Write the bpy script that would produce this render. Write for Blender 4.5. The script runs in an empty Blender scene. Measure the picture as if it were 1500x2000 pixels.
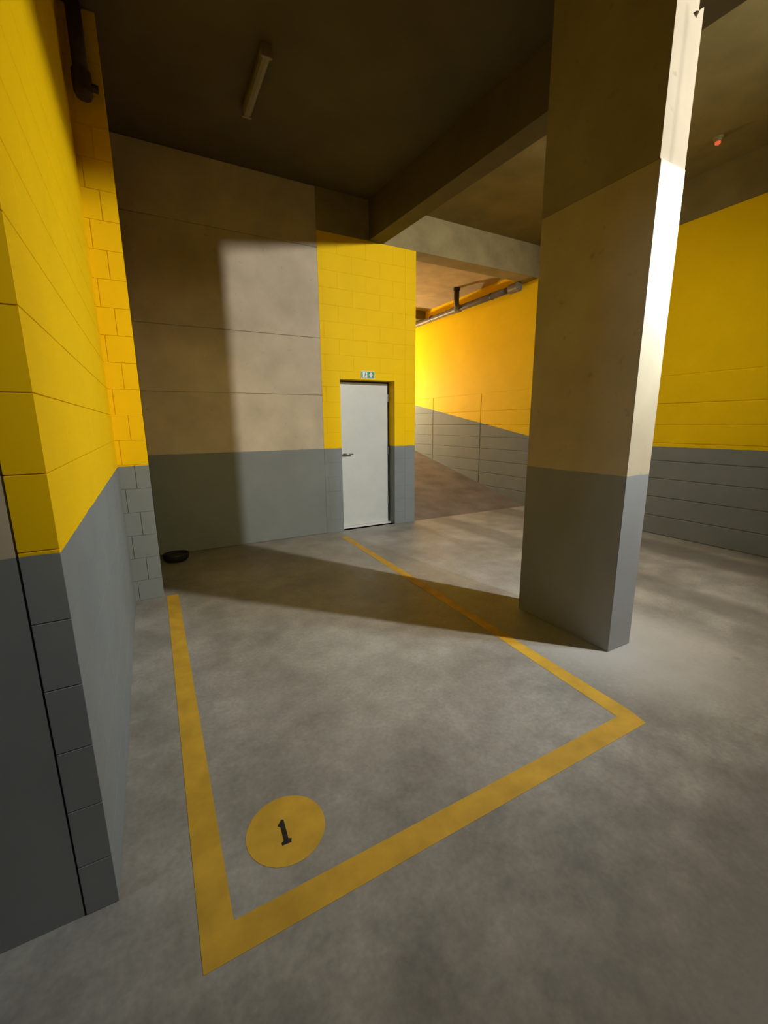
import bpy, bmesh, math, random
from mathutils import Vector, Matrix

random.seed(7)
S = bpy.context.scene
C = S.collection

# ------------------------------------------------------------------ camera
F_PX, PITCH, ROLL, YAW = 832.2, 0.20566, -0.00808, 0.49943
fw = Vector((math.sin(YAW) * math.cos(PITCH), math.cos(YAW) * math.cos(PITCH), -math.sin(PITCH)))
rt = Vector((math.cos(YAW), -math.sin(YAW), 0))
up = rt.cross(fw)
r2 = rt * math.cos(ROLL) + up * math.sin(ROLL)
u2 = -rt * math.sin(ROLL) + up * math.cos(ROLL)
cd = bpy.data.cameras.new('camera')
cd.sensor_fit = 'HORIZONTAL'
cd.sensor_width = 36.0
cd.lens = F_PX * 36.0 / 1500.0
cd.clip_start = 0.02
cam = bpy.data.objects.new('camera', cd)
C.objects.link(cam)
M = Matrix.Identity(4)
for i in range(3):
    M[i][0], M[i][1], M[i][2] = r2[i], u2[i], -fw[i]
M[2][3] = 1.5
cam.matrix_world = M
S.camera = cam

# ------------------------------------------------------------------ world, exposure
w = bpy.data.worlds.new('world')
S.world = w
w.use_nodes = True
w.node_tree.nodes['Background'].inputs['Color'].default_value = (0.02, 0.02, 0.02, 1)
w.node_tree.nodes['Background'].inputs['Strength'].default_value = 0.0
vs = S.view_settings
vs.view_transform = 'Standard'
vs.look = 'None'
vs.gamma = 1.0
vs.use_curve_mapping = False
vs.exposure = 0.0
S.cycles.use_light_tree = False
S.cycles.max_bounces = 5
S.cycles.diffuse_bounces = 4
S.cycles.glossy_bounces = 2
S.cycles.transmission_bounces = 0
S.cycles.caustics_reflective = False

# lamps of the garage plus one added fill: (location, aim, watts, colour, cone degrees, blend, emitter radius)
LAMPS = dict(
    main=((4.36, -0.40, 4.04), (1.85, 4.8, 1.45), 980, (1.0, 0.955, 0.89), 119, 1.0, 0.055),
    aisle=((2.99, 1.165, 2.75), (2.72, 1.556, 2.40), 125, (0.68, 0.83, 1.0), 114, 0.9, 0.03),
    left=((-3.6, 0.93, 3.45), (2.2, 1.2, 0.8), 70, (0.84, 0.92, 1.0), 90, 0.8, 0.2),
    ramp=((4.2, 11.0, 2.25), (5.5, 8.2, 2.1), 600, (1.0, 0.79, 0.50), 178, 0.15, 0.08),
    rear_fill=((1.5, -4.2, 3.5), (0.45, 5.45, 0.8), 460, (1.0, 0.82, 0.38), 29, 1.0, 0.08),  # fill lamp added to lift the shaded back wall
)

# ------------------------------------------------------------------ materials
def mat(name):
    m = bpy.data.materials.new(name)
    m.use_nodes = True
    return m, m.node_tree.nodes, m.node_tree.links, m.node_tree.nodes['Principled BSDF']


def N(nodes, kind, **kw):
    n = nodes.new(kind)
    for k, v in kw.items():
        setattr(n, k, v)
    return n


def math_node(nodes, links, op, a, b=None, clamp=False):
    n = nodes.new('ShaderNodeMath')
    n.operation = op
    n.use_clamp = clamp
    for i, v in enumerate((a, b)):
        if v is None:
            continue
        if isinstance(v, (int, float)):
            n.inputs[i].default_value = v
        else:
            links.new(v, n.inputs[i])
    return n.outputs[0]


def noise(nodes, links, scale, detail=4, vec=None, rough=0.55):
    n = nodes.new('ShaderNodeTexNoise')
    n.inputs['Scale'].default_value = scale
    n.inputs['Detail'].default_value = detail
    n.inputs['Roughness'].default_value = rough
    if vec is not None:
        links.new(vec, n.inputs['Vector'])
    return n.outputs['Fac']


def ramp(nodes, links, fac, p0, p1, c0, c1):
    r = nodes.new('ShaderNodeValToRGB')
    r.color_ramp.elements[0].position = p0
    r.color_ramp.elements[1].position = p1
    r.color_ramp.elements[0].color = (*c0, 1)
    r.color_ramp.elements[1].color = (*c1, 1)
    links.new(fac, r.inputs['Fac'])
    return r.outputs['Color']


def mix(nodes, links, fac, a, b, mode='MIX'):
    n = nodes.new('ShaderNodeMix')
    n.data_type = 'RGBA'
    n.blend_type = mode
    for sock, v in ((n.inputs[0], fac), (n.inputs[6], a), (n.inputs[7], b)):
        if isinstance(v, (int, float)):
            sock.default_value = v
        elif isinstance(v, tuple):
            sock.default_value = (*v, 1)
        else:
            links.new(v, sock)
    return n.outputs[2]


def bump(nodes, links, height, strength, dist, bsdf):
    b = nodes.new('ShaderNodeBump')
    b.inputs['Strength'].default_value = strength
    b.inputs['Distance'].default_value = dist
    links.new(height, b.inputs['Height'])
    links.new(b.outputs['Normal'], bsdf.inputs['Normal'])


YEL = (0.90, 0.585, 0.001)
GRY = (0.215, 0.240, 0.243)
CON = (0.53, 0.465, 0.35)


def paint_split(name, top, bottom=GRY, line=1.17, slope=0.0, y0=0.0, rough=0.6, mottled=0.0, bumpy=0.0):
    """wall finish: one colour above the painted line, grey paint below it"""
    m, n, l, b = mat(name)
    g = n.new('ShaderNodeNewGeometry')
    sp = n.new('ShaderNodeSeparateXYZ')
    l.new(g.outputs['Position'], sp.inputs[0])
    z = sp.outputs['Z']
    if slope:
        d = math_node(n, l, 'SUBTRACT', sp.outputs['Y'], y0)
        d = math_node(n, l, 'MAXIMUM', d, 0.0)
        d = math_node(n, l, 'MULTIPLY', d, slope)
        z = math_node(n, l, 'SUBTRACT', z, d)
    wob = noise(n, l, 9.0, 2, g.outputs['Position'])
    wob = math_node(n, l, 'MULTIPLY', math_node(n, l, 'SUBTRACT', wob, 0.5), 0.012)
    f = math_node(n, l, 'ADD', math_node(n, l, 'SUBTRACT', z, line), wob)
    f = math_node(n, l, 'MULTIPLY', f, 400.0)
    f = math_node(n, l, 'ADD', f, 0.5, True)
    nz = noise(n, l, 2.3, 4, g.outputs['Position'])
    t = top
    if mottled:
        dk = tuple(c * (1 - mottled) for c in top)
        lt = tuple(min(1, c * (1 + mottled * 0.8)) for c in top)
        t = ramp(n, l, nz, 0.3, 0.7, dk, lt)
        pit = noise(n, l, 11.0, 3, g.outputs['Position'])
        t = mix(n, l, ramp(n, l, pit, 0.66, 0.78, (0, 0, 0), (0.5, 0.5, 0.5)), t, tuple(c * 0.45 for c in top))
    else:
        t = ramp(n, l, nz, 0.25, 0.75, tuple(c * 0.96 for c in top), tuple(min(1, c * 1.04) for c in top))
    bt = ramp(n, l, nz, 0.25, 0.75, tuple(c * 0.92 for c in bottom), tuple(c * 1.08 for c in bottom))
    l.new(mix(n, l, f, bt, t), b.inputs['Base Color'])
    b.inputs['Roughness'].default_value = rough
    b.inputs['Specular IOR Level'].default_value = 0.12
    if bumpy:
        bump(n, l, noise(n, l, 55.0, 1, g.outputs['Position']), bumpy, 0.006, b)
    return m


M_BLOCK = paint_split('painted_block', YEL)
M_CONC = paint_split('concrete_wall', CON, rough=0.75, mottled=0.16)
M_RAMPWALL = paint_split('painted_ramp_wall', (0.90, 0.61, 0.001), line=1.17, slope=0.1813, y0=4.97)
M_COLUMN = paint_split('column_concrete', (0.54, 0.465, 0.315), bottom=(0.29, 0.30, 0.295), rough=0.7, mottled=0.12)

M_COLUMN_TOP = paint_split('upper_column_dimmed', (0.34, 0.295, 0.21), rough=0.7, mottled=0.12)  # tone lowered to paint in the weaker light above the seam


def plain(name, col, rough=0.6, metal=0.0, mott=0.08, scale=6.0, bmp=0.0, emit=None, strength=0.0):
    m, n, l, b = mat(name)
    g = n.new('ShaderNodeNewGeometry')
    nz = noise(n, l, scale, 3, g.outputs['Position'])
    l.new(ramp(n, l, nz, 0.3, 0.7, tuple(c * (1 - mott) for c in col), tuple(min(1, c * (1 + mott)) for c in col)),
          b.inputs['Base Color'])
    b.inputs['Roughness'].default_value = rough
    b.inputs['Metallic'].default_value = metal
    if bmp:
        bump(n, l, noise(n, l, 60, 1, g.outputs['Position']), bmp, 0.004, b)
    if emit:
        b.inputs['Emission Color'].default_value = (*emit, 1)
        b.inputs['Emission Strength'].default_value = strength
    return m


M_CEIL = plain('ceiling_concrete_shaded', (0.085, 0.066, 0.030), 0.85, mott=0.15, scale=2.0)  # shade under the bay ceiling is put into this dark tone
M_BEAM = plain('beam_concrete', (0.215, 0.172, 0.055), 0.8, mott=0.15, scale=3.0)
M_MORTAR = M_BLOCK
M_BATTEN = plain('batten_plastic', (0.20, 0.175, 0.12), 0.5, mott=0.1, bmp=0)  # darker than the other white plastic
M_BEAM2 = plain('shaded_beam_concrete', (0.115, 0.093, 0.045), 0.85, mott=0.15, scale=3.0)  # darkened tone paints in the shade on the middle beam
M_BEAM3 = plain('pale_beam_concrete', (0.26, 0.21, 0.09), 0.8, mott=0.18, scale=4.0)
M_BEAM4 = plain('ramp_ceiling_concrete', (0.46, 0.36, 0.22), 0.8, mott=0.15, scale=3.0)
M_DOOR = plain('door_paint', (0.60, 0.63, 0.59), 0.42, mott=0.03)
M_STEEL = plain('brushed_steel', (0.5, 0.5, 0.48), 0.35, 1.0, mott=0.05, bmp=0)
M_DARK = plain('dark_metal', (0.03, 0.03, 0.03), 0.5, mott=0.1)
M_WHITE = plain('white_plastic', (0.78, 0.78, 0.74), 0.4, mott=0.03, bmp=0)
M_GREEN = plain('sign_green', (0.03, 0.22, 0.07), 0.4, mott=0.03, bmp=0)
M_PIPE = plain('pipe_grey', (0.17, 0.145, 0.12), 0.45, mott=0.2, scale=9)
M_PIPE_DARK = plain('pipe_dark', (0.045, 0.03, 0.025), 0.55, mott=0.2, scale=9)
M_BLACK = plain('black_rubber', (0.012, 0.011, 0.011), 0.55, mott=0.2)
M_DISH_IN = plain('dish_inside', (0.05, 0.036, 0.028), 0.6, mott=0.3)
M_RED = plain('red_lens', (0.6, 0.06, 0.02), 0.3, mott=0.02, bmp=0, emit=(1.0, 0.16, 0.07), strength=0.55)
M_LINE = plain('yellow_floor_paint', (0.56, 0.335, 0.028), 0.6, mott=0.16, scale=7)
M_DIGIT = plain('black_floor_paint', (0.012, 0.011, 0.008), 0.6, mott=0.1)


def floor_material():
    m, n, l, b = mat('garage_floor')
    g = n.new('ShaderNodeNewGeometry')
    P = g.outputs['Position']
    sp = n.new('ShaderNodeSeparateXYZ')
    l.new(P, sp.inputs[0])
    big = noise(n, l, 1.3, 5, P, 0.62)
    mid = noise(n, l, 4.6, 5, P, 0.7)
    fine = noise(n, l, 48, 1, P)
    col = ramp(n, l, big, 0.32, 0.66, (0.265, 0.255, 0.220), (0.45, 0.44, 0.39))
    col = mix(n, l, 0.62, col, ramp(n, l, mid, 0.30, 0.68, (0.52, 0.52, 0.52), (1.0, 0.985, 0.96)), 'MULTIPLY')
    col = mix(n, l, 0.5, col, ramp(n, l, fine, 0.3, 0.7, (0.72, 0.72, 0.72), (1.0, 1.0, 1.0)), 'MULTIPLY')
    # dark oil spots
    sv = n.new('ShaderNodeTexVoronoi')
    sv.inputs['Scale'].default_value = 3.1
    l.new(P, sv.inputs['Vector'])
    spot = ramp(n, l, sv.outputs['Distance'], 0.02, 0.16, (0.42, 0.42, 0.42), (0, 0, 0))
    spot = mix(n, l, ramp(n, l, mid, 0.5, 0.62, (0, 0, 0), (1, 1, 1)), (0, 0, 0), spot)
    col = mix(n, l, spot, col, (0.08, 0.078, 0.07))
    # worn tyre tracks along the driving aisle, running towards the ramp
    wob = math_node(n, l, 'MULTIPLY', math_node(n, l, 'SUBTRACT', noise(n, l, 0.8, 3, P), 0.5), 0.35)
    xx = math_node(n, l, 'ADD', sp.outputs['X'], wob)
    total = None
    for cx, half, amt in ((5.30, 0.30, 0.55), (4.0, 0.26, 0.42), (3.35, 0.10, 0.15)):
        d = math_node(n, l, 'ABSOLUTE', math_node(n, l, 'SUBTRACT', xx, cx))
        k = math_node(n, l, 'SUBTRACT', 1.0, math_node(n, l, 'DIVIDE', d, half))
        k = math_node(n, l, 'MULTIPLY', math_node(n, l, 'MULTIPLY', k, 2.2, True), amt)
        total = k if total is None else math_node(n, l, 'MAXIMUM', total, k)
    total = math_node(n, l, 'MULTIPLY', total, ramp(n, l, big, 0.2, 0.5, (0.5, 0.5, 0.5), (1, 1, 1)))
    col = mix(n, l, total, col, (0.10, 0.092, 0.082))
    # lighter patch with a noisy edge around the column foot
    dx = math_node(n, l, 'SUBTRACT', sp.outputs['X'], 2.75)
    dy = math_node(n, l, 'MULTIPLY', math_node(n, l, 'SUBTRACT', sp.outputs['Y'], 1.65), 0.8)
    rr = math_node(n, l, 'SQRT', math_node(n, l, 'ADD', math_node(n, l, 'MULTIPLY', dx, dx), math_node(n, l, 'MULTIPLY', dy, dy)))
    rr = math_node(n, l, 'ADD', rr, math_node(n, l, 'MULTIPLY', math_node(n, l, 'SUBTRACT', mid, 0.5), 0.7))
    foot_patch = ramp(n, l, rr, 0.35, 0.75, (0.7, 0.7, 0.7), (0.0, 0.0, 0.0))
    col = mix(n, l, foot_patch, col, (0.47, 0.46, 0.42))
    # grime patches of the traffic lane, plus light falloff painted into the near floor
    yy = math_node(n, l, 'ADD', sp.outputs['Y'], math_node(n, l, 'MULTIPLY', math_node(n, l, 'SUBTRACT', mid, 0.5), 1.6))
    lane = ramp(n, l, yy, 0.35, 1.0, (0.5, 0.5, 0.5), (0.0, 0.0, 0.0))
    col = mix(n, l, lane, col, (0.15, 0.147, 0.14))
    l.new(col, b.inputs['Base Color'])
    l.new(ramp(n, l, mid, 0.3, 0.7, (0.36, 0.36, 0.36), (0.6, 0.6, 0.6)), b.inputs['Roughness'])
    b.inputs['Specular IOR Level'].default_value = 0.5
    return m


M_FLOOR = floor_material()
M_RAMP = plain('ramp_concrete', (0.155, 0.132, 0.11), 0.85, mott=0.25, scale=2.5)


# ------------------------------------------------------------------ mesh helpers
def mesh_obj(name, bm, m, parent=None, smooth=False):
    me = bpy.data.meshes.new(name)
    bm.normal_update()
    bm.to_mesh(me)
    bm.free()
    if m:
        me.materials.append(m)
    if smooth:
        for p in me.polygons:
            p.use_smooth = True
    o = bpy.data.objects.new(name, me)
    C.objects.link(o)
    if parent is not None:
        o.parent = parent
        o.matrix_parent_inverse = parent.matrix_world.inverted()
    return o


def add_box(bm, x0, x1, y0, y1, z0, z1, bevel=0.0):
    vs_ = [bm.verts.new(p) for p in ((x0, y0, z0), (x1, y0, z0), (x1, y1, z0), (x0, y1, z0),
                                     (x0, y0, z1), (x1, y0, z1), (x1, y1, z1), (x0, y1, z1))]
    fs = [bm.faces.new([vs_[i] for i in f]) for f in
          ((3, 2, 1, 0), (4, 5, 6, 7), (0, 1, 5, 4), (1, 2, 6, 5), (2, 3, 7, 6), (3, 0, 4, 7))]
    if bevel:
        es = list({e for f in fs for e in f.edges})
        bmesh.ops.bevel(bm, geom=es, offset=bevel, segments=1, affect='EDGES', profile=0.5)


def box(name, x0, x1, y0, y1, z0, z1, m, parent=None, bevel=0.0):
    """a box whose origin is its base centre"""
    cx, cy = (x0 + x1) / 2, (y0 + y1) / 2
    bm = bmesh.new()
    add_box(bm, x0 - cx, x1 - cx, y0 - cy, y1 - cy, 0, z1 - z0, bevel)
    o = mesh_obj(name, bm, m)
    o.location = (cx, cy, z0)
    if parent is not None:
        attach(o, parent)
    return o


def attach(o, parent):
    o.parent = parent
    o.matrix_parent_inverse = Matrix.Translation(-Vector(parent.location))
    return o


_cache = {}


def piece(name, x0, x1, y0, y1, z0, z1, m, parent, bevel=0.003):
    """block / plank / panel: shares its mesh with pieces of the same size"""
    key = (name, round(x1 - x0, 4), round(y1 - y0, 4), round(z1 - z0, 4), m.name, bevel)
    if key not in _cache:
        bm = bmesh.new()
        hx, hy = (x1 - x0) / 2, (y1 - y0) / 2
        add_box(bm, -hx, hx, -hy, hy, 0, z1 - z0, bevel)
        me = bpy.data.meshes.new(name)
        bm.normal_update()
        bm.to_mesh(me)
        bm.free()
        me.materials.append(m)
        _cache[key] = me
    o = bpy.data.objects.new(name, _cache[key])
    o.location = ((x0 + x1) / 2, (y0 + y1) / 2, z0)
    C.objects.link(o)
    attach(o, parent)
    return o


def tube(bm, pts, r, seg=16, cap=True):
    """swept tube through points; r may be a list"""
    pts = [Vector(p) for p in pts]
    rings = []
    ref = None
    for i, p in enumerate(pts):
        t = (pts[min(i + 1, len(pts) - 1)] - pts[max(i - 1, 0)]).normalized()
        if ref is None:
            ref = Vector((0, 0, 1)) if abs(t.z) < 0.9 else Vector((1, 0, 0))
        a = t.cross(ref).normalized()
        b_ = a.cross(t).normalized()
        ref = b_
        rr = r[i] if isinstance(r, (list, tuple)) else r
        rings.append([bm.verts.new(p + (a * math.cos(k * 2 * math.pi / seg) + b_ * math.sin(k * 2 * math.pi / seg)) * rr)
                      for k in range(seg)])
    for A, B in zip(rings, rings[1:]):
        for k in range(seg):
            bm.faces.new((A[k], A[(k + 1) % seg], B[(k + 1) % seg], B[k]))
    if cap:
        bm.faces.new(list(reversed(rings[0])))
        bm.faces.new(rings[-1])
    bmesh.ops.recalc_face_normals(bm, faces=bm.faces[:])


def lathe(bm, prof, seg=28, sx=1.0, sy=1.0):
    rings = []
    for r, z in prof:
        rings.append([bm.verts.new((r * sx * math.cos(k * 2 * math.pi / seg), r * sy * math.sin(k * 2 * math.pi / seg), z))
                      for k in range(seg)])
    for A, B in zip(rings, rings[1:]):
        for k in range(seg):
            bm.faces.new((A[k], A[(k + 1) % seg], B[(k + 1) % seg], B[k]))
    bm.faces.new(list(reversed(rings[0])))
    bm.faces.new(rings[-1])
    bmesh.ops.recalc_face_normals(bm, faces=bm.faces[:])


def prism(bm, poly, z0, z1):
    lo = [bm.verts.new((x, y, z0)) for x, y in poly]
    hi = [bm.verts.new((x, y, z1)) for x, y in poly]
    n = len(poly)
    bm.faces.new(list(reversed(lo)))
    bm.faces.new(hi)
    for i in range(n):
        bm.faces.new((lo[i], lo[(i + 1) % n], hi[(i + 1) % n], hi[i]))
    bmesh.ops.recalc_face_normals(bm, faces=bm.faces[:])


def prism_y(bm, poly, y0, y1):
    """polygon in the XZ plane, extruded along Y"""
    lo = [bm.verts.new((x, y0, z)) for x, z in poly]
    hi = [bm.verts.new((x, y1, z)) for x, z in poly]
    n = len(poly)
    bm.faces.new(lo)
    bm.faces.new(list(reversed(hi)))
    for i in range(n):
        bm.faces.new((lo[i], lo[(i + 1) % n], hi[(i + 1) % n], hi[i]))
    bmesh.ops.recalc_face_normals(bm, faces=bm.faces[:])


def empty(name, loc):
    o = bpy.data.objects.new(name, None)
    o.empty_display_size = 0.2
    o.location = loc
    C.objects.link(o)
    return o


def struct(o, label=None, cat=None):
    o['kind'] = 'structure'
    if label:
        o['label'] = label
    if cat:
        o['category'] = cat
    return o


def tag(o, label, cat, group=None):
    o['label'] = label
    o['category'] = cat
    if group:
        o['group'] = group
    return o


# ------------------------------------------------------------------ the setting
Z_CEIL = 4.28
Z_BEAM = 3.81
Y_BACK = 5.45
X_RIGHT = 5.90
X_BLOCK = 3.51          # right-hand corner of the door wall
JOINT = 0.006
COURSE0, COURSE = 0.18, 0.20

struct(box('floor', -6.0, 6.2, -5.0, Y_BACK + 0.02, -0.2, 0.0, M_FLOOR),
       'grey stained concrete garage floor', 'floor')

# ramp climbing behind the door wall
bm = bmesh.new()
RS = 0.222
for x in (X_BLOCK - 0.2, X_RIGHT + 0.3):
    pass
xa, xb, ya, yb = X_BLOCK - 0.02, X_RIGHT + 0.02, Y_BACK + 0.02, 14.0
pr = [(xa, ya, -0.2), (xb, ya, -0.2), (xb, yb, -0.2), (xa, yb, -0.2),
      (xa, ya, 0.0), (xb, ya, 0.0), (xb, yb, RS * (yb - ya)), (xa, yb, RS * (yb - ya))]
v = [bm.verts.new(p) for p in pr]
for f in ((3, 2, 1, 0), (4, 5, 6, 7), (0, 1, 5, 4), (1, 2, 6, 5), (2, 3, 7, 6), (3, 0, 4, 7)):
    bm.faces.new([v[i] for i in f])
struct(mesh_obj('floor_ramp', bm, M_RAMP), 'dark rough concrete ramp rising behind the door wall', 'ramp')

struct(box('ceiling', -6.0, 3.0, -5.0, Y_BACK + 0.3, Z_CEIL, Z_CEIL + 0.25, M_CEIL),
       'concrete ceiling over the parking bay, coloured dark for shade', 'ceiling')
struct(box('ceiling_aisle', 3.0, 6.2, -5.0, Y_BACK + 0.3, Z_CEIL, Z_CEIL + 0.25, M_BEAM),  # lighter tone than the bay ceiling, standing in for light in the aisle
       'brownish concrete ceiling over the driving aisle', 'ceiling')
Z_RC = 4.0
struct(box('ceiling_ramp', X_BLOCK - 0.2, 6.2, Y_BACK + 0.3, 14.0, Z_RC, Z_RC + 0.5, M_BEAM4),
       'brownish concrete ceiling above the ramp', 'ceiling')


def subtract(x0, x1, z0, z1, hole):
    """rect minus hole -> list of rects"""
    if hole is None:
        return [(x0, x1, z0, z1)]
    a0, a1, b0, b1 = hole
    if x1 <= a0 or x0 >= a1 or z1 <= b0 or z0 >= b1:
        return [(x0, x1, z0, z1)]
    out = []
    if z1 > b1:
        out.append((x0, x1, b1, z1))
    zt = min(z1, b1)
    if x0 < a0:
        out.append((x0, a0, z0, zt))
    if x1 > a1:
        out.append((a1, x1, z0, zt))
    return out


def courses(z0, z1, first=COURSE0, h=COURSE):
    zs = [z0]
    z = z0 + first
    while z < z1 - 0.03:
        zs.append(z)
        z += h
    zs.append(z1)
    return list(zip(zs, zs[1:]))


def splits(a0, a1, length, off):
    xs = [a0]
    x = a0 + off
    while x < a1 - 0.03:
        if x > a0 + 0.015:
            xs.append(x)
        x += length
    xs.append(a1)
    return list(zip(xs, xs[1:]))


# --- left wall: painted blocks, its end face turned to the camera
XL = -0.235
wl = struct(box('wall_left', XL - 0.084, XL - 0.006, 1.376, 4.09, 0, Z_CEIL, M_MORTAR),
            'yellow and grey painted block wall beside the parking stall', 'wall')
for k, (z0, z1) in enumerate(courses(0, Z_CEIL)):
    for y0, y1 in splits(1.37, 4.08, 0.4, 0.40 if k % 2 else 0.20):
        e = 0.0
        piece('block', XL - 0.088, XL, y0 + (e if y0 > 1.38 else 0), y1 - (e if y1 < 4.07 else 0),
              z0 + 0.0012, z1 - 0.0012, M_BLOCK, wl, 0.0012)

# --- projecting pier of blocks in the far left corner
XP = -0.015
wp = struct(box('wall_corner', -0.60, XP - 0.006, 4.086, Y_BACK, 0, Z_CEIL, M_MORTAR),
            'narrow yellow and grey block pier in the far left corner', 'wall')
for k, (z0, z1) in enumerate(courses(0, Z_CEIL)):
    a, b_ = z0 + 0.001, z1 - 0.001
    xm = XL + (0.115 if k % 2 else 0.03)
    piece('block', XL - 0.16, xm - 0.002, 4.08, 4.27, a, b_, M_BLOCK, wp, 0.0016)
    piece('block', xm + 0.002, XP, 4.08, 4.08 + (0.40 if k % 2 else 0.20), a, b_, M_BLOCK, wp, 0.0016)
    for y0, y1 in splits(4.08 + (0.40 if k % 2 else 0.20), Y_BACK, 0.4, 0.4):
        piece('block', XP - 0.10, XP, y0 + 0.003, y1 - 0.002, a, b_, M_BLOCK, wp)

# --- concrete wall left of the block wall's end, and the rest of that side
struct(box('wall_front_left', -6.0, XL - 0.093, 1.372, 1.75, 0, Z_CEIL, M_CONC),
       'plain concrete wall with grey base left of the block wall end', 'wall')
struct(box('wall_far_left', -6.2, -6.0, -5.0, 1.75, 0, Z_CEIL, M_BLOCK), 'yellow over grey wall at the far left', 'wall')
struct(box('wall_rear', -6.2, 6.2, -5.2, -5.0, 0, Z_CEIL, M_BLOCK), 'yellow over grey wall behind the viewer', 'wall')

# --- back wall: cast concrete lifts
wb = struct(box('wall_back', -0.02, 2.065, Y_BACK + 0.012, Y_BACK + 0.25, 0, Z_CEIL, M_CONC),
            'bare concrete back wall with grey painted base', 'wall')
for z0, z1 in ((0, 1.863), (1.863, 2.567), (2.567, 3.615), (3.615, Z_CEIL)):
    piece('concrete_panel', XP, 2.0655, Y_BACK, Y_BACK + 0.03, z0 + 0.003, z1 - 0.003, M_CONC, wb, 0.003)

# --- door wall: painted blocks with the door opening
DX0, DX1, DZ = 2.322, 3.160, 2.08
hole = (DX0, DX1, 0.0, DZ)
WT = 0.20
bm = bmesh.new()
g_ = 0.006
for x0, x1, z0, z1 in ((2.066, DX0 - g_, 0, Z_BEAM), (DX1 + g_, X_BLOCK - g_, 0, Z_BEAM), (DX0 - g_, DX1 + g_, DZ + g_, Z_BEAM)):
    add_box(bm, x0, x1, Y_BACK + g_, Y_BACK + WT, z0, z1)
wd = struct(mesh_obj('wall_door', bm, M_MORTAR), 'yellow over grey block wall around the steel door', 'wall')
XJ = 3.335
for k, (z0, z1) in enumerate(courses(0, Z_BEAM)):
    segs = [(x0, x1) for x0, x1 in splits(2.066, XJ, 0.407, 0.055 if k % 2 else 0.258)] + [(XJ, X_BLOCK)]
    for x0, x1 in segs:
        for p0, p1, q0, q1 in subtract(x0 + 0.0003, x1 - 0.0003, z0 + 0.0003, z1 - 0.0003, hole):
            if p1 - p0 > 0.02 and q1 - q0 > 0.02:
                piece('block', p0, p1, Y_BACK, Y_BACK + WT, q0, q1, M_BLOCK, wd, 0.0012)
struct(box('wall_stair', X_BLOCK - 0.2, X_BLOCK, Y_BACK + WT, 14.0, 0, Z_CEIL, M_RAMPWALL),
       'painted side wall of the stair block along the ramp', 'wall')
struct(box('wall_lobby', 2.0, X_BLOCK - 0.2, Y_BACK + 0.9, Y_BACK + 1.0, 0, Z_BEAM, M_CONC),
       'wall behind the steel door', 'wall')
struct(box('wall_ramp_end', X_BLOCK - 0.2, 6.2, 14.0, 14.2, 0, Z_RC + 0.5, M_CONC), 'wall at the top of the ramp', 'wall')

# --- right wall: precast planks below, smooth render above, running on along the ramp
wr = struct(box('wall_right', X_RIGHT + 0.008, 6.2, -5.0, 14.0, -0.1, Z_BEAM, M_RAMPWALL),
            'long yellow over grey plank wall on the right, following the ramp', 'wall')
ys, y = [], 6.74 - 1.64 * 7
while y < 13.9:
    ys.append(y)
    y += 1.64
zs = [0.0, 0.25, 0.505, 0.75, 0.985, 1.215, 1.45, 1.715, 2.06]
for y0 in ys:
    for z0, z1 in zip(zs, zs[1:]):
        piece('plank', X_RIGHT, X_RIGHT + 0.05, max(y0 + 0.012, -5), min(y0 + 1.628, 14), z0 + 0.004, z1 - 0.004,
              M_RAMPWALL, wr, 0.005)
piece('upper_panel', X_RIGHT + 0.003, X_RIGHT + 0.05, -5.0, 14.0, 2.066, Z_BEAM, M_RAMPWALL, wr, 0.002)
piece('upper_panel', X_RIGHT + 0.003, X_RIGHT + 0.05, Y_BACK + 0.3, 14.0, Z_BEAM, Z_RC, M_RAMPWALL, wr, 0.0)

# --- beams
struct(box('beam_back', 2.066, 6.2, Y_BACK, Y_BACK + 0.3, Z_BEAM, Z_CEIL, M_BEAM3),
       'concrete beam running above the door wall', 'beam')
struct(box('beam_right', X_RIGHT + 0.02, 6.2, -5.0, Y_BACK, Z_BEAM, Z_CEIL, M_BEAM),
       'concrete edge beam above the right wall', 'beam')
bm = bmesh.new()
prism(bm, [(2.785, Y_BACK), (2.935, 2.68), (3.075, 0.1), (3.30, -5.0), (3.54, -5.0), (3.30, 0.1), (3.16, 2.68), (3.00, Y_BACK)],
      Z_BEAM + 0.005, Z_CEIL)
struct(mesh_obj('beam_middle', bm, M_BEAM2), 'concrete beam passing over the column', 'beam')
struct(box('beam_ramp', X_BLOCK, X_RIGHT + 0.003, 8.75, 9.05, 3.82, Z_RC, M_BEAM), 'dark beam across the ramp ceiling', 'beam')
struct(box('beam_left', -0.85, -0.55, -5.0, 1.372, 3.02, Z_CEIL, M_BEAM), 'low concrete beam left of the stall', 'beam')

# ------------------------------------------------------------------ column
CX0, CX1, CY0, CY1 = 2.53, 2.768, 1.556, 2.345
col = empty('column', ((CX0 + CX1) / 2, (CY0 + CY1) / 2, 0))
struct(col, 'tall flat concrete column with grey painted base', 'column')
bm = bmesh.new()
add_box(bm, CX0, CX1, CY0, CY1, 0, 2.86, 0.004)
attach(mesh_obj('lower_shaft', bm, M_COLUMN), col)
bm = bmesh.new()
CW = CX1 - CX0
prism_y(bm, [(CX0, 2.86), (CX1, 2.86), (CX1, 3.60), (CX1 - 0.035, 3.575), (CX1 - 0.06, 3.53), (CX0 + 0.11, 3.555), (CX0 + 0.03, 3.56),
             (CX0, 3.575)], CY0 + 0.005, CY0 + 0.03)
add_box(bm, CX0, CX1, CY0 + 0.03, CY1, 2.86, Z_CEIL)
attach(mesh_obj('upper_shaft', bm, M_COLUMN_TOP), col)

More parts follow.
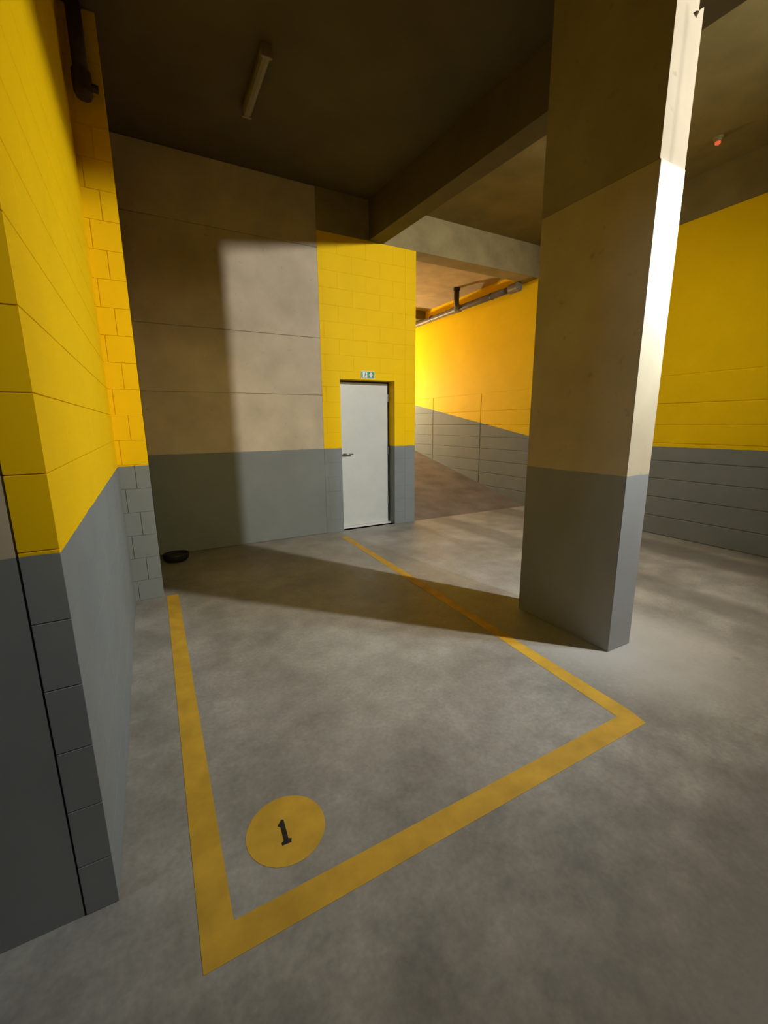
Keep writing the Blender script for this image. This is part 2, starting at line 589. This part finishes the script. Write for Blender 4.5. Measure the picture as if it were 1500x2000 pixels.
# ------------------------------------------------------------------ door
d = empty('door_1', ((DX0 + DX1) / 2, Y_BACK + 0.16, 0))
struct(d, 'pale grey steel door with lever handle', 'door')
YD = Y_BACK + 0.16
attach(box('leaf', DX0 + 0.025, DX1 - 0.025, YD, YD + 0.045, 0.02, DZ - 0.025, M_DOOR, bevel=0.003), d)
bm = bmesh.new()
add_box(bm, DX0, DX0 + 0.03, YD + 0.01, YD + 0.07, 0, DZ)
add_box(bm, DX1 - 0.03, DX1, YD + 0.01, YD + 0.07, 0, DZ)
add_box(bm, DX0 + 0.03, DX1 - 0.03, YD + 0.01, YD + 0.07, DZ - 0.03, DZ)
attach(mesh_obj('frame', bm, M_DARK), d)
attach(box('threshold', DX0, DX1, Y_BACK + 0.09, YD + 0.07, 0.0, 0.018, M_WHITE, bevel=0.003), d)
HX, HZ = DX0 + 0.085, 1.075
bm = bmesh.new()
tube(bm, [(HX, YD - 0.004, HZ), (HX, YD - 0.055, HZ)], 0.011, 12)
tube(bm, [(HX - 0.008, YD - 0.052, HZ), (HX + 0.06, YD - 0.055, HZ - 0.002), (HX + 0.135, YD - 0.05, HZ - 0.006)], [0.013, 0.011, 0.009], 12)
hd = mesh_obj('handle', bm, M_STEEL, smooth=True)
attach(hd, d)
bm = bmesh.new()
tube(bm, [(HX, YD + 0.001, HZ), (HX, YD - 0.009, HZ)], 0.028, 20)
rs = mesh_obj('rose', bm, M_WHITE)
attach(rs, hd)
for hz in (0.3, 1.05, 1.8):
    bm = bmesh.new()
    tube(bm, [(DX1 - 0.026, YD - 0.006, hz), (DX1 - 0.026, YD - 0.006, hz + 0.11)], 0.009, 10)
    attach(mesh_obj('hinge', bm, M_STEEL), d)

# ------------------------------------------------------------------ exit sign
SX0, SX1, SZ0, SZ1 = 2.632, 2.842, 2.100, 2.196
sg = empty('exit_sign', ((SX0 + SX1) / 2, Y_BACK, SZ0))
tag(sg, 'small green and white exit sign with running figure and arrow above the door', 'sign')
attach(box('backplate', SX0, SX1, Y_BACK - 0.005, Y_BACK, SZ0, SZ1, M_WHITE), sg)
gf = attach(box('green_field', SX0 + 0.005, SX1 - 0.005, Y_BACK - 0.007, Y_BACK - 0.005, SZ0 + 0.006, SZ1 - 0.006, M_GREEN), sg)
attach(box('doorway_symbol', SX0 + 0.026, SX0 + 0.094, Y_BACK - 0.0085, Y_BACK - 0.007, SZ0 + 0.010, SZ1 - 0.012, M_WHITE), gf)
bm = bmesh.new()
rx, rz = SX0 + 0.060, SZ0 + 0.010
for poly in ([(0.004, 0.058), (0.012, 0.058), (0.014, 0.066), (0.008, 0.071), (0.002, 0.066)],
             [(-0.006, 0.030), (0.006, 0.030), (0.012, 0.055), (0.000, 0.056)],
             [(-0.018, 0.050), (-0.014, 0.053), (0.000, 0.054), (0.000, 0.048)],
             [(0.010, 0.052), (0.024, 0.040), (0.021, 0.036), (0.008, 0.046)],
             [(-0.006, 0.030), (0.002, 0.030), (-0.010, 0.006), (-0.026, 0.004), (-0.026, 0.009), (-0.014, 0.011)],
             [(0.000, 0.030), (0.007, 0.030), (0.018, 0.020), (0.014, 0.002), (0.008, 0.002), (0.010, 0.018)]):
    prism_y(bm, [(rx + x, rz + z) for x, z in poly], Y_BACK - 0.010, Y_BACK - 0.0085)
attach(mesh_obj('running_figure', bm, M_GREEN), gf)
bm = bmesh.new()
ax, az = SX0 + 0.150, SZ0 + 0.014
prism_y(bm, [(ax - 0.011, az), (ax + 0.011, az), (ax + 0.011, az + 0.034), (ax + 0.034, az + 0.026), (ax, az + 0.070),
             (ax - 0.034, az + 0.026), (ax - 0.011, az + 0.034)], Y_BACK - 0.0085, Y_BACK - 0.007)
attach(mesh_obj('arrow', bm, M_WHITE), gf)

# ------------------------------------------------------------------ floor markings
st = empty('stall_marking', (1.03, 1.03, 0))
tag(st, 'yellow painted outline of the parking stall on the floor', 'floor marking')
LT = 0.0012


def line(name, poly, z1=LT):
    bm_ = bmesh.new()
    prism(bm_, poly, 0.0, z1)
    o = mesh_obj(name, bm_, M_LINE)
    attach(o, st)


line('side_line', [(-0.020, 1.132), (0.078, 1.132), (0.098, 3.95), (0.098, 4.079), (0.004, 4.079), (0.004, 3.95)])
line('front_line', [(-0.020, 1.032), (2.066, 1.032), (2.090, 1.132), (-0.020, 1.132)])
line('side_line', [(1.985, 1.132), (2.090, 1.132), (2.125, 2.0), (2.175, 3.2), (2.235, 5.16), (2.155, 5.20), (2.115, 4.0), (2.055, 2.3)])
dc = empty('stall_number', (0.306, 1.352, 0))
tag(dc, 'yellow painted disc with a black figure 1 on the floor', 'floor marking')
bm = bmesh.new()
prism(bm, [(0.306 + 0.146 * math.cos(k * math.pi / 24), 1.354 + 0.146 * math.sin(k * math.pi / 24)) for k in range(48)], 0, LT)
attach(mesh_obj('disc', bm, M_LINE), dc)
bm = bmesh.new()
prism(bm, [(0.279, 1.378), (0.299, 1.399), (0.307, 1.394), (0.302, 1.312), (0.313, 1.306), (0.307, 1.292), (0.274, 1.294), (0.274, 1.304),
           (0.284, 1.310), (0.288, 1.368)], LT, LT + 0.0008)
attach(mesh_obj('figure_one', bm, M_DIGIT), dc)

# ------------------------------------------------------------------ pipes
pp = empty('drain_pipe', (5.78, 5.75, 3.70))
tag(pp, 'long grey drain pipe along the yellow wall above the ramp', 'pipe')
PX, PZ = 5.775, 3.745
bm = bmesh.new()
tube(bm, [(PX, Y_BACK + 0.31, PZ), (PX, 7.45, PZ), (PX, 10.0, PZ - 0.02), (PX, 13.8, PZ - 0.05)], 0.055, 18)
attach(mesh_obj('pipe', bm, M_PIPE, smooth=True), pp)
for yy, rr, ln in ((Y_BACK + 0.305, 0.078, 0.20), (7.33, 0.068, 0.24), (9.4, 0.066, 0.08)):
    bm = bmesh.new()
    tube(bm, [(PX, yy, PZ), (PX, yy + ln, PZ)], rr, 20)
    attach(mesh_obj('collar', bm, M_PIPE, smooth=False), pp)
bm = bmesh.new()
tube(bm, [(5.44, 7.02, Z_RC - 0.003), (5.44, 7.02, 3.80), (5.455, 7.04, 3.755), (5.50, 7.09, 3.725), (5.60, 7.22, 3.725), (PX, 7.45, PZ)], 0.05, 16)
rz_ = attach(mesh_obj('riser', bm, M_PIPE_DARK, smooth=True), pp)
bm = bmesh.new()
tube(bm, [(5.44, 7.02, Z_RC - 0.002), (5.44, 7.02, Z_RC - 0.05)], 0.062, 18)
attach(mesh_obj('collar', bm, M_PIPE_DARK), rz_)
for yy in (6.4, 8.3, 10.4):
    bm = bmesh.new()
    add_box(bm, PX - 0.015, X_RIGHT + 0.002, yy, yy + 0.03, PZ - 0.012, PZ + 0.012)
    tube(bm, [(PX, yy - 0.002, PZ), (PX, yy + 0.032, PZ)], 0.062, 18)
    attach(mesh_obj('bracket', bm, M_DARK), pp)

dp = empty('down_pipe', (-0.13, 3.98, 3.69))
tag(dp, 'short dark pipe stub hanging from the ceiling at the corner pier', 'pipe')
bm = bmesh.new()
tube(bm, [(-0.135, 3.98, Z_CEIL), (-0.135, 3.98, 3.78)], 0.045, 18)
attach(mesh_obj('pipe', bm, M_PIPE_DARK, smooth=True), dp)
bm = bmesh.new()
tube(bm, [(-0.135, 3.98, 3.84), (-0.135, 3.98, 3.72), (-0.135, 3.98, 3.69)], [0.058, 0.058, 0.045], 18)
ec = attach(mesh_obj('end_cap', bm, M_PIPE_DARK), dp)
bm = bmesh.new()
tube(bm, [(-0.09, 3.98, 3.765), (-0.045, 3.985, 3.765)], 0.024, 12)
attach(mesh_obj('side_outlet', bm, M_PIPE_DARK), ec)
bm = bmesh.new()
tube(bm, [(-0.135, 3.98, Z_CEIL), (-0.135, 3.98, Z_CEIL - 0.05)], 0.062, 18)
attach(mesh_obj('collar', bm, M_PIPE_DARK), dp)

# ------------------------------------------------------------------ unlit batten lamp on the ceiling
fx = empty('ceiling_batten_lamp', (1.085, 4.13, Z_CEIL))
tag(fx, 'unlit white fluorescent batten lamp on the dark ceiling', 'lamp')
hs = attach(box('housing', 1.052, 1.118, 3.765, 4.50, Z_CEIL - 0.035, Z_CEIL, M_BATTEN, bevel=0.004), fx)
bm = bmesh.new()
prof = [(1.047, Z_CEIL - 0.035), (1.047, Z_CEIL - 0.06), (1.060, Z_CEIL - 0.082), (1.085, Z_CEIL - 0.088), (1.110, Z_CEIL - 0.082),
        (1.123, Z_CEIL - 0.06), (1.123, Z_CEIL - 0.035)]
prism_y(bm, prof, 3.785, 4.48)
attach(mesh_obj('diffuser', bm, M_BATTEN), fx)
for y0 in (3.755, 4.48):
    attach(box('end_cap', 1.043, 1.127, y0, y0 + 0.03, Z_CEIL - 0.09, Z_CEIL, M_BATTEN, bevel=0.004), hs)

# ------------------------------------------------------------------ smoke detector with a red indicator
sd = empty('smoke_detector', (5.34, 2.72, Z_CEIL))
tag(sd, 'small ceiling detector with a glowing red indicator', 'detector')
for nm, prof_, m_ in (('base', [(0.045, 0), (0.045, -0.012), (0.038, -0.02)], M_BEAM), ('sensor_head', [(0.034, -0.02), (0.032, -0.035), (0.02, -0.042)], M_BEAM),
                      ('indicator_lens', [(0.026, -0.042), (0.026, -0.055), (0.014, -0.066)], M_RED)):
    bm = bmesh.new()
    lathe(bm, prof_, 20)
    o = mesh_obj(nm, bm, m_, smooth=False)
    o.location = (5.34, 2.72, Z_CEIL)
    attach(o, sd)

# ------------------------------------------------------------------ black dish in the corner
ds = empty('rubber_dish', (0.14, 5.13, 0))
tag(ds, 'black oval dish lying in the far corner behind the pier', 'dish')
bm = bmesh.new()
lathe(bm, [(0.095, 0.0), (0.122, 0.03), (0.130, 0.075), (0.128, 0.092), (0.118, 0.092), (0.112, 0.07), (0.085, 0.055)], 28, 1.05, 0.85)
o = mesh_obj('bowl', bm, M_BLACK, smooth=True)
o.location = (0.145, 5.15, 0)
attach(o, ds)
bm = bmesh.new()
lathe(bm, [(0.100, 0.055), (0.106, 0.068), (0.06, 0.074)], 24, 1.05, 0.85)
o = mesh_obj('contents', bm, M_DISH_IN, smooth=True)
o.location = (0.145, 5.15, 0)
attach(o, ds)


# ------------------------------------------------------------------ lit flood lamps outside the frame, one of them an added fill
def flood(key, label, hang):
    loc, aim, watts, colr, cone, blend, rad = LAMPS[key]
    loc, aim = Vector(loc), Vector(aim)
    t_ = tag(empty('flood_lamp', (loc.x, loc.y, hang[2])), label, 'lamp')
    rot = (aim - loc).to_track_quat('-Z', 'Y').to_matrix().to_4x4()
    T = Matrix.Translation(loc) @ rot
    k_ = 0.6 if key == 'aisle' else 1.0
    T = T @ Matrix.Scale(k_, 4)
    bm_ = bmesh.new()
    lathe(bm_, [(0.03, 0.13), (0.06, 0.12), (0.085, 0.03), (0.092, 0.012), (0.092, 0.004)], 24)
    bm_.transform(T)
    attach(mesh_obj('housing', bm_, M_DARK), t_)
    bm_ = bmesh.new()
    lathe(bm_, [(0.083, 0.004), (0.083, 0.0), (0.06, -0.004)], 24)
    bm_.transform(T)
    mm = plain('lens_' + key, (0.8, 0.8, 0.8), 0.3, mott=0.02, bmp=0, emit=colr, strength=6.0)
    attach(mesh_obj('lens', bm_, mm), t_)
    bm_ = bmesh.new()
    back = T @ Vector((0, 0, 0.10))
    tube(bm_, [back, (back.x, back.y, back.z + 0.02), hang], 0.0015 if key == 'aisle' else 0.012, 10)
    attach(mesh_obj('stem', bm_, M_DARK), t_)
    ld = bpy.data.lights.new('flood_light', 'SPOT')
    ld.energy = watts
    ld.color = colr
    ld.spot_size = math.radians(cone)
    ld.spot_blend = blend
    ld.shadow_soft_size = rad
    lo = bpy.data.objects.new('flood_light', ld)
    C.objects.link(lo)
    lo.matrix_world = Matrix.Translation(loc + (aim - loc).normalized() * (rad + 0.015)) @ rot
    lo.parent = t_
    lo.matrix_parent_inverse = Matrix.Translation(-Vector(t_.location))


def up_to(key, z):
    l_ = LAMPS[key][0]
    a_ = Vector(l_) + (Vector(l_) - Vector(LAMPS[key][1])).normalized() * (0.06 if key == 'aisle' else 0.10)
    return (a_.x, a_.y, z)


flood('main', 'lit flood lamp under the ceiling of the driving aisle', up_to('main', Z_CEIL))
flood('aisle', 'lit white lamp hanging in front of the column', up_to('aisle', Z_CEIL))
flood('left', 'lit lamp in the bay left of the block wall', up_to('left', Z_CEIL))
flood('rear_fill', 'added warm fill lamp, unseen behind the viewer', up_to('rear_fill', Z_CEIL))
flood('ramp', 'lit warm lamp hanging above the ramp', up_to('ramp', Z_RC))
